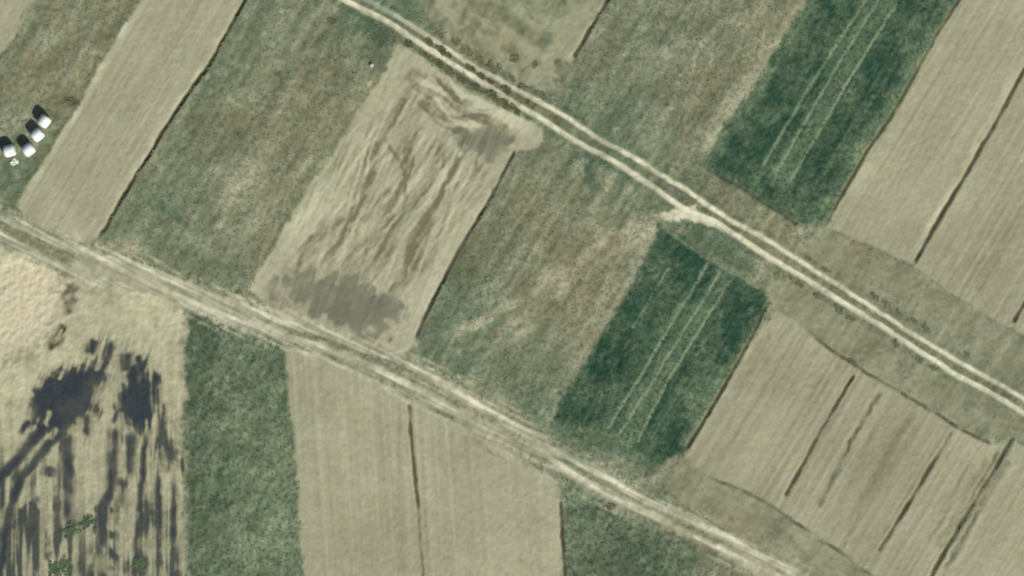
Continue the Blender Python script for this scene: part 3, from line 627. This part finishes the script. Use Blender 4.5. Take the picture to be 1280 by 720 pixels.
VX = ((GX - 640) * S).ravel(); VY = ((360 - GY) * S).ravel(); VZ = H.ravel()
ATTR = {'cover': np.dstack([stub, crop, straw, sand]).reshape(-1, 4), 'wear': np.dstack([damp, slurry, dirt, shade_scarp]).reshape(-1, 4),
        'tone': np.dstack([np.where(straw > .5, s_green, green), tone, soil_t, np.where(tram * crop > 0, over(c_t, tram, 1.12), c_t)]).reshape(-1, 4)}
ATTR = {k: np.clip(v, 0, 1.3).astype(np.float32) for k, v in ATTR.items()}
NR = NRM.reshape(-1, 3)
rr, cc = np.meshgrid(np.arange(NY - 1), np.arange(NX - 1), indexing='ij')
v00 = rr * NX + cc
QUADS = np.dstack([v00, v00 + NX, v00 + NX + 1, v00 + 1]).reshape(-1, 4)
IDF = ID.ravel()

def fast_mesh(name, co, faces, nper):
    me = bpy.data.meshes.new(name)
    me.vertices.add(len(co)); me.vertices.foreach_set('co', np.ascontiguousarray(co, np.float32).ravel())
    me.loops.add(faces.size); me.loops.foreach_set('vertex_index', np.ascontiguousarray(faces, np.int32).ravel())
    me.polygons.add(len(faces))
    me.polygons.foreach_set('loop_start', np.arange(0, faces.size, nper, dtype=np.int32))
    me.update(calc_edges=True)
    return me

LANDS = {}
for i, (nm, label, cat, parent, group, kind) in names.items():
    q = QUADS[IDF == i]
    if len(q) < 4: continue
    used, inv = np.unique(q, return_inverse=True)
    inv = inv.reshape(-1, 4)
    me = fast_mesh(nm, np.column_stack([VX[used], VY[used], VZ[used]]), inv, 4)
    for k, v in ATTR.items():
        a = me.attributes.new(k, 'FLOAT_COLOR', 'POINT'); a.data.foreach_set('color', v[used].ravel())
    me.polygons.foreach_set('use_smooth', np.ones(len(q), bool))
    me.normals_split_custom_set_from_vertices(NR[used].tolist())
    me.materials.append(LAND)
    o = bpy.data.objects.new(nm, me); COL.objects.link(o)
    if parent: o.parent = LANDS[parent]
    else: tag(o, label, cat, group, kind)
    if parent and label: o['label'] = label
    LANDS[i] = o

# the country goes on beyond the fields
R = 4000.0
x0, x1 = VX.min(), VX.max(); y0, y1 = VY.min(), VY.max()
co = np.array([(-R, -R, 0), (R, -R, 0), (R, R, 0), (-R, R, 0), (x0, y0, -.02), (x1, y0, -.02), (x1, y1, -.02), (x0, y1, -.02)], float)
me = fast_mesh('ground', co, np.array([(0, 1, 5, 4), (1, 2, 6, 5), (2, 3, 7, 6), (3, 0, 4, 7)]), 4)
m, nt, b = new_mat('far_land')
v = nd(nt, 'ShaderNodeTexVoronoi'); tc = nd(nt, 'ShaderNodeTexCoord'); mp = nd(nt, 'ShaderNodeMapping')
mp.inputs['Rotation'].default_value = (0, 0, math.radians(-31)); mp.inputs['Scale'].default_value = (.06, .014, 1)
nt.links.new(tc.outputs['Object'], mp.inputs[0]); nt.links.new(mp.outputs[0], v.inputs['Vector']); v.inputs['Scale'].default_value = 1
sp = nd(nt, 'ShaderNodeSeparateColor'); nt.links.new(v.outputs['Color'], sp.inputs[0])
c = mixc(nt, sp.outputs[0], C_OLIVE, C_SOIL_L); c = mixc(nt, math_n(nt, 'GREATER_THAN', sp.outputs[1], .7), c, (.07, .12, .07))
c = mixc(nt, math_n(nt, 'MULTIPLY', tex_noise(nt, .8, 5), .5), c, (.16, .15, .09))
nt.links.new(c, b.inputs['Base Color']); b.inputs['Roughness'].default_value = .95
me.materials.append(m)
g = bpy.data.objects.new('ground', me); COL.objects.link(g); tag(g, 'farmland going on around the fields', 'ground', kind='structure')

# ------------------------------------------------------------------ grass and crop plants (uncountable): a part of the field they grow on
def blades(px, py, size, greenv, tonev, nb, lean, name, mat, parent):
    n = len(px)
    if n == 0: return
    cx, cy = (px - 640) * S, (360 - py) * S
    cz = sample(H, px, py) - .01
    ang = rng.random((n, nb)) * 2 * np.pi; L = size[:, None] * (.6 + .7 * rng.random((n, nb))); tl = np.radians(lean[0] + (lean[1] - lean[0]) * rng.random((n, nb)))
    w = L * (.13 + .12 * rng.random((n, nb)))
    ox = (rng.random((n, nb)) - .5) * size[:, None] * .7; oy = (rng.random((n, nb)) - .5) * size[:, None] * .7
    bx = cx[:, None] + ox; by = cy[:, None] + oy
    ca, sa = np.cos(ang), np.sin(ang)
    tip = np.dstack([bx + ca * L * np.sin(tl), by + sa * L * np.sin(tl), cz[:, None] + L * np.cos(tl)])
    l = np.dstack([bx - sa * w, by + ca * w, np.broadcast_to(cz[:, None], bx.shape)])
    r = np.dstack([bx + sa * w, by - ca * w, np.broadcast_to(cz[:, None], bx.shape)])
    co = np.stack([l, r, tip], axis=2).reshape(-1, 3)
    f = np.arange(len(co)).reshape(-1, 3)
    me = fast_mesh(name, co, f, 3)
    a = me.attributes.new('plant', 'FLOAT_COLOR', 'POINT')
    gv = np.repeat(greenv, nb * 3); tv = np.repeat((tonev[:, None] + .06 * rng.standard_normal((n, nb))).ravel(), 3)
    a.data.foreach_set('color', np.clip(np.column_stack([gv, tv, rng.random(len(gv)), np.ones(len(gv))]), 0, 1).astype(np.float32).ravel())
    me.materials.append(mat)
    o = bpy.data.objects.new(name, me); COL.objects.link(o); o.parent = parent; o['kind'] = 'stuff'

def grow(i, count, dens, name, mat, size, lean, nb, cropk=False):
    msk = (ID == i)
    p = (fc(dens) * msk); p = np.clip(p, 0, None).ravel(); vis = ((fx > -40) & (fx < 1320) & (fy > -40) & (fy < 760)).ravel()
    p = p * vis
    if p.sum() <= 0: return
    pick = rng.choice(p.size, size=int(count * (p.sum() * (ST * S) ** 2)), p=p / p.sum())
    x = fx.ravel()[pick] + (rng.random(len(pick)) - .5) * ST * 1.6; y = fy.ravel()[pick] + (rng.random(len(pick)) - .5) * ST * 1.6
    g_ = sample(green, x, y) + .08 * rng.standard_normal(len(x))
    t_ = sample(c_t if cropk else tone, x, y) + (.08 * rng.standard_normal(len(x))) + .04
    sz = size * (.6 + .8 * rng.random(len(x)))
    blades(x, y, sz, g_, t_, nb, lean, name, mat, LANDS[i])

d_meadow = np.clip((1 - stub) * (1 - dirt) * (1 - shade_scarp) * (1 - crop) * (.35 + .65 * smooth(-1.2, 1.2, frac + .5 * n_f)), 0, 1)
d_crop = np.clip(crop * (1 - tram) * (1 - shade_scarp) * (.4 + .6 * smooth(-1.2, 1.0, frac + .4 * n_f)), 0, 1)
for i, (nm, label, cat, parent, group, kind) in list(names.items()):
    if i not in LANDS: continue
    if nm == 'verge_ground': grow(i, 9, d_meadow, 'grass', GRASS, .15, (55, 84), 5)
    elif nm in ('meadow_field', 'grass_verge_ground'): grow(i, 17, d_meadow, 'grass', GRASS, .19, (48, 82), 5)
    elif nm == 'crop_field': grow(i, 26, d_crop, 'crop_plants', CROPM, .17, (48, 82), 5, True)
    elif nm == 'grass_strip': grow(i, 16, np.maximum(mid, midB), 'grass', GRASS, .14, (48, 82), 5)

# ------------------------------------------------------------------ single weeds and tufts along the tracks
import bmesh
def tuft_mesh(seed, rad, hgt, n=90):
    r = random.Random(seed); bm = bmesh.new()
    sub = [(r.uniform(-.5, .5) * rad, r.uniform(-.35, .35) * rad, rad * r.uniform(.35, .75)) for _ in range(4)]
    for k in range(n):
        a = r.random() * 6.283; sx, sy, sr = sub[k % 4]; d = sr * math.sqrt(r.random())
        bx_, by_ = sx + d * math.cos(a), sy + d * math.sin(a)
        a2 = r.random() * 6.283; tl = r.uniform(.75, 1.45); L = hgt * r.uniform(.6, 1.15); w = L * r.uniform(.16, .28)
        s_, c_ = math.sin(a2), math.cos(a2)
        m1 = Vector((bx_ + c_ * L * .5 * math.sin(tl * .6), by_ + s_ * L * .5 * math.sin(tl * .6), L * .5 * math.cos(tl * .6)))
        tip = m1 + Vector((c_ * L * .55 * math.sin(tl), s_ * L * .55 * math.sin(tl), L * .5 * math.cos(tl)))
        sd = Vector((-s_, c_, 0)) * w
        b0_ = Vector((bx_, by_, -.02))
        vs = [bm.verts.new(p) for p in (b0_ - sd * .7, b0_ + sd * .7, m1 + sd, m1 - sd, tip)]
        bm.faces.new((vs[0], vs[1], vs[2], vs[3])); bm.faces.new((vs[3], vs[2], vs[4]))
    me = bpy.data.meshes.new('weed_tuft'); bm.to_mesh(me); bm.free()
    return me
TUFT_OLIVE = simple('weed_olive', (.075, .085, .035), (.150, .150, .075), 5.0)
TUFT_GREEN = simple('weed_green', (.125, .150, .082), (.185, .205, .122), 5.0)
TUFT_BROWN = simple('weed_brown', (.110, .118, .064), (.20, .200, .115), 5.0)
TUFT_LUSH = simple('weed_lush', (.058, .092, .046), (.105, .150, .078), 5.0)
TM = {}
for key, mat in (('olive', TUFT_OLIVE), ('green', TUFT_GREEN), ('brown', TUFT_BROWN), ('lush', TUFT_LUSH)):
    TM[key] = []
    for k in range(5):
        t = tuft_mesh(k + 10 * len(TM), .44, .22); t.materials.append(mat); TM[key].append(t)
ORD = ['first', 'second', 'third', 'fourth', 'fifth', 'sixth', 'seventh', 'eighth', 'ninth', 'tenth', 'eleventh', 'twelfth']
def tuft(x, y, size, key, label, group=None, stretch=1.0, rot=None):
    o = bpy.data.objects.new('weed_tuft', random.choice(TM[key])); COL.objects.link(o)
    o.location = P(x, y, float(sample(H, np.array([x]), np.array([y]))[0]))
    s = size * S / .84 * random.uniform(.85, 1.25)
    o.scale = (s * stretch, s, min(s, 1.1) * .75); o.rotation_euler.z = random.random() * 6.28 if rot is None else rot
    tag(o, label, 'weed', group)
rows = [
    ([(513, 56, 9), (529, 67, 11), (549, 79, 11), (562, 88, 12), (580, 99, 13), (597, 110, 9), (616, 119, 12), (630, 129, 13), (644, 138, 11)], 'olive', '{} olive weed tuft below the upper track beside the rutted field', 'weed tufts between upper track and rutted field', -32),
    ([(538, 54, 8), (553, 63, 10), (562, 69, 8), (589, 86, 8), (602, 95, 8), (614, 102, 8), (634, 113, 10), (660, 128, 8)], 'olive', '{} low tuft growing between the ruts of the upper track', 'weed tufts between the ruts', -32),
    ([(550, 42, 11), (569, 52, 11), (583, 62, 13), (599, 72, 10), (617, 85, 12), (640, 97, 10), (654, 109, 10), (678, 119, 12)], 'brown', '{} grey brown tuft above the upper track beside the patchy strip', 'weed tufts beyond the upper track', -32),
    ([(1010, 322, 9), (1033, 337, 8), (1093, 371, 10), (1107, 380, 10), (1123, 391, 10), (1141, 401, 9), (1157, 411, 10), (1207, 443, 9)], 'green', '{} green tuft above the upper track along the dry verge', 'weed tufts along the upper verge', -32),
    ([(988, 347, 8), (1000, 355, 8), (1023, 371, 9), (1047, 386, 10), (1063, 397, 9), (1120, 430, 9), (1147, 449, 8), (1167, 460, 9)], 'green', '{} green tuft below the upper track along the lower plots', 'weed tufts along the lower verge', -32),
    ([(1066, 452, 7), (1130, 494, 8), (1173, 518, 8), (1194, 532, 8)], 'brown', '{} dark tuft on the shallow groove above the plots', 'weed tufts on the plot end', -32),
]
for pts, key, text, grp, rot in rows:
    for k, (x, y, s) in enumerate(pts):
        tuft(x, y, s * .95, key, text.format(ORD[k]) + ', from the left', grp, 1.35, math.radians(rot) + random.uniform(-.2, .2))
for x, y, s, key, lab in [(413, 25, 7, 'brown', 'small dark bush in the olive meadow beside the upper track'), (348, 92, 6, 'brown', 'tiny dark tuft alone in the middle of the olive meadow'), (313, 660, 9, 'brown', 'dark brown tuft lying in the dull green strip'), (763, 633, 9, 'brown', 'brown tuft at the upper edge of the green corner plot'),
                         (88, 126, 8, 'brown', 'dark tuft at the meadow edge above the topmost bale'), (643, 73, 10, 'brown', 'upper of two brown tufts inside the patchy pale strip'), (669, 81, 9, 'brown', 'lower of two brown tufts inside the patchy pale strip'), (738, 198, 7, 'green', 'dark tuft at the top of the small curved ditch'),
                         (90, 664, 20, 'lush', 'tall green weed clump among the black streaks, uppermost'), (110, 654, 18, 'lush', 'smaller green weed clump beside the tall one among the streaks'), (79, 706, 20, 'lush', 'wide green weed clump at the lower edge among the streaks'), (66, 711, 16, 'lush', 'green weed clump at the lower edge next to the wide one'), (173, 705, 19, 'lush', 'green weed clump on the thin streak near the dull green strip'),
                         (700, 492, 6, 'brown', 'dark tuft by the corner of the lower crop'), (823, 283, 7, 'green', 'dark green tuft where the spur meets the lower crop'), (297, 365, 8, 'green', 'green tuft at the meadow corner above the lower track')]:
    tuft(x, y, s, key, lab)

# ------------------------------------------------------------------ wrapped bales
def lathe(profile, seg, name, mat, parent, rough=0.0, seed=0):
    """profile (along x, radius); turned about the x axis"""
    r = random.Random(seed); bm = bmesh.new(); rings = []
    ph = [r.random() * 6.28 for _ in range(4)]
    for k, (x, rad) in enumerate(profile):
        ring = []
        for j in range(seg):
            a = 2 * math.pi * j / seg
            q = rad * (1 + rough * (.5 * math.sin(3 * a + ph[0]) + .4 * math.sin(5 * a + ph[1] + k) + .5 * math.sin(11 * a + ph[2] + 2 * k)))
            z = q * math.sin(a); z = max(z, -.9 * max(p[1] for p in profile))
            ring.append(bm.verts.new((x + rough * .6 * math.sin(4 * a + ph[3]), q * math.cos(a), z)))
        rings.append(ring)
    for a, c in zip(rings, rings[1:]):
        for j in range(seg): bm.faces.new((a[j], a[(j + 1) % seg], c[(j + 1) % seg], c[j]))
    for ring, rev in ((rings[0], True), (rings[-1], False)):
        if len(set((round(v.co.y, 3), round(v.co.z, 3)) for v in ring)) > 2: bm.faces.new(ring[::-1] if rev else ring)
    bmesh.ops.recalc_face_normals(bm, faces=bm.faces)
    for f in bm.faces: f.smooth = True
    me = bpy.data.meshes.new(name); bm.to_mesh(me); bm.free(); me.materials.append(mat)
    o = bpy.data.objects.new(name, me); COL.objects.link(o); o.parent = parent
    return o

BR, BW = .74, 1.42
def bale(x, y, rot, label, seed):
    e = bpy.data.objects.new('wrapped_bale', None); COL.objects.link(e)
    gz = float(sample(H, np.array([x]), np.array([y]))[0])
    e.location = P(x, y, gz - .03); e.rotation_euler.z = math.radians(rot)
    tag(e, label, 'bale', 'white film wrapped bales in the meadow')
    h = BW / 2
    prof = [(-h + .04, BR - .17), (-h + .10, BR - .08), (-h + .20, BR - .02)] + [(-h + .20 + t * (BW - .4) / 6, BR + (.010 if t % 2 else -.006)) for t in range(1, 6)] + [(h - .20, BR - .02), (h - .10, BR - .08), (h - .04, BR - .17)]
    w = lathe(prof, 28, 'film_wrap', FILM, e, .022, seed); w.location.z = .9 * BR
    for s in (-1, 1):
        pr = [(s * (h - .042), BR - .172), (s * (h - .008), BR - .25), (s * (h + .004), BR * .55), (s * (h - .015), BR * .22), (s * (h - .03), .03)]
        c = lathe(pr, 28, 'end_face', FILM_END, e, .02, seed + s); c.location.z = .9 * BR
    # a lap of film that stands a little proud where the wrapping ends
    bm = bmesh.new(); ra_ = random.Random(seed)
    prev = None
    for k in range(9):
        a = math.radians(30 + k * 13); q = BR + .022
        pr_ = [bm.verts.new((-.28 + .06 * ra_.random(), q * math.cos(a), q * math.sin(a))), bm.verts.new((.22 + .10 * ra_.random(), (q + .01) * math.cos(a), (q + .01) * math.sin(a)))]
        if prev: bm.faces.new((prev[0], prev[1], pr_[1], pr_[0]))
        prev = pr_
    me_ = bpy.data.meshes.new('film_lap'); bm.to_mesh(me_); bm.free(); me_.materials.append(FILM)
    lp = bpy.data.objects.new('film_lap', me_); COL.objects.link(lp); lp.parent = e; lp.location.z = .9 * BR
bale(56.5, 152, 52, 'white wrapped bale at the top end of the row of four', 1)
bale(48, 169, 40, 'white wrapped bale second from the top of the row', 2)
bale(37, 187.5, 38, 'white wrapped bale at the bend of the row, third from the top', 3)
bale(13.5, 189, 15, 'white wrapped bale standing apart at the outer end, by loose film', 4)

# loose film beside the outer bale
bm = bmesh.new(); r = random.Random(3); G = {}
for i in range(10):
    for j in range(7):
        u, v_ = i / 9 - .5, j / 6 - .5
        e_ = 1 + .25 * math.sin(7 * v_ + i) * (abs(u) > .4)
        G[i, j] = bm.verts.new((u * .95 * e_, v_ * .75 * (1 + .2 * math.sin(5 * u)), .10 + .10 * math.sin(9 * u + 4 * v_) * math.cos(8 * v_) + .05 * r.random() - .12 * (u * u + v_ * v_)))
for i in range(9):
    for j in range(6): bm.faces.new((G[i, j], G[i + 1, j], G[i + 1, j + 1], G[i, j + 1]))
me = bpy.data.meshes.new('loose_film'); bm.to_mesh(me); bm.free(); me.materials.append(LOOSE)
o = bpy.data.objects.new('loose_film', me); COL.objects.link(o)
o.location = P(18, 203, float(sample(H, np.array([18]), np.array([203]))[0]) + .03); o.rotation_euler.z = .6
so = o.modifiers.new('thickness', 'SOLIDIFY'); so.thickness = .015
tag(o, 'crumpled pale scrap of film lying just below the outer bale', 'film scrap')

# pale stones at the meadow's edge
def stone(x, y, d, label, seed):
    r = random.Random(seed); bm = bmesh.new()
    bmesh.ops.create_icosphere(bm, subdivisions=2, radius=d * S / 2)
    for v in bm.verts:
        v.co *= r.uniform(.78, 1.15); v.co.z *= .7
    me = bpy.data.meshes.new('stone'); bm.to_mesh(me); bm.free(); me.materials.append(STONE)
    o = bpy.data.objects.new('stone', me); COL.objects.link(o)
    o.location = P(x, y, float(sample(H, np.array([x]), np.array([y]))[0]) + d * S * .28); o.rotation_euler.z = r.random() * 6
    tag(o, label, 'stone')
stone(464.5, 82, 5.2, 'small white stone at the meadow edge beside the rutted field', 1)
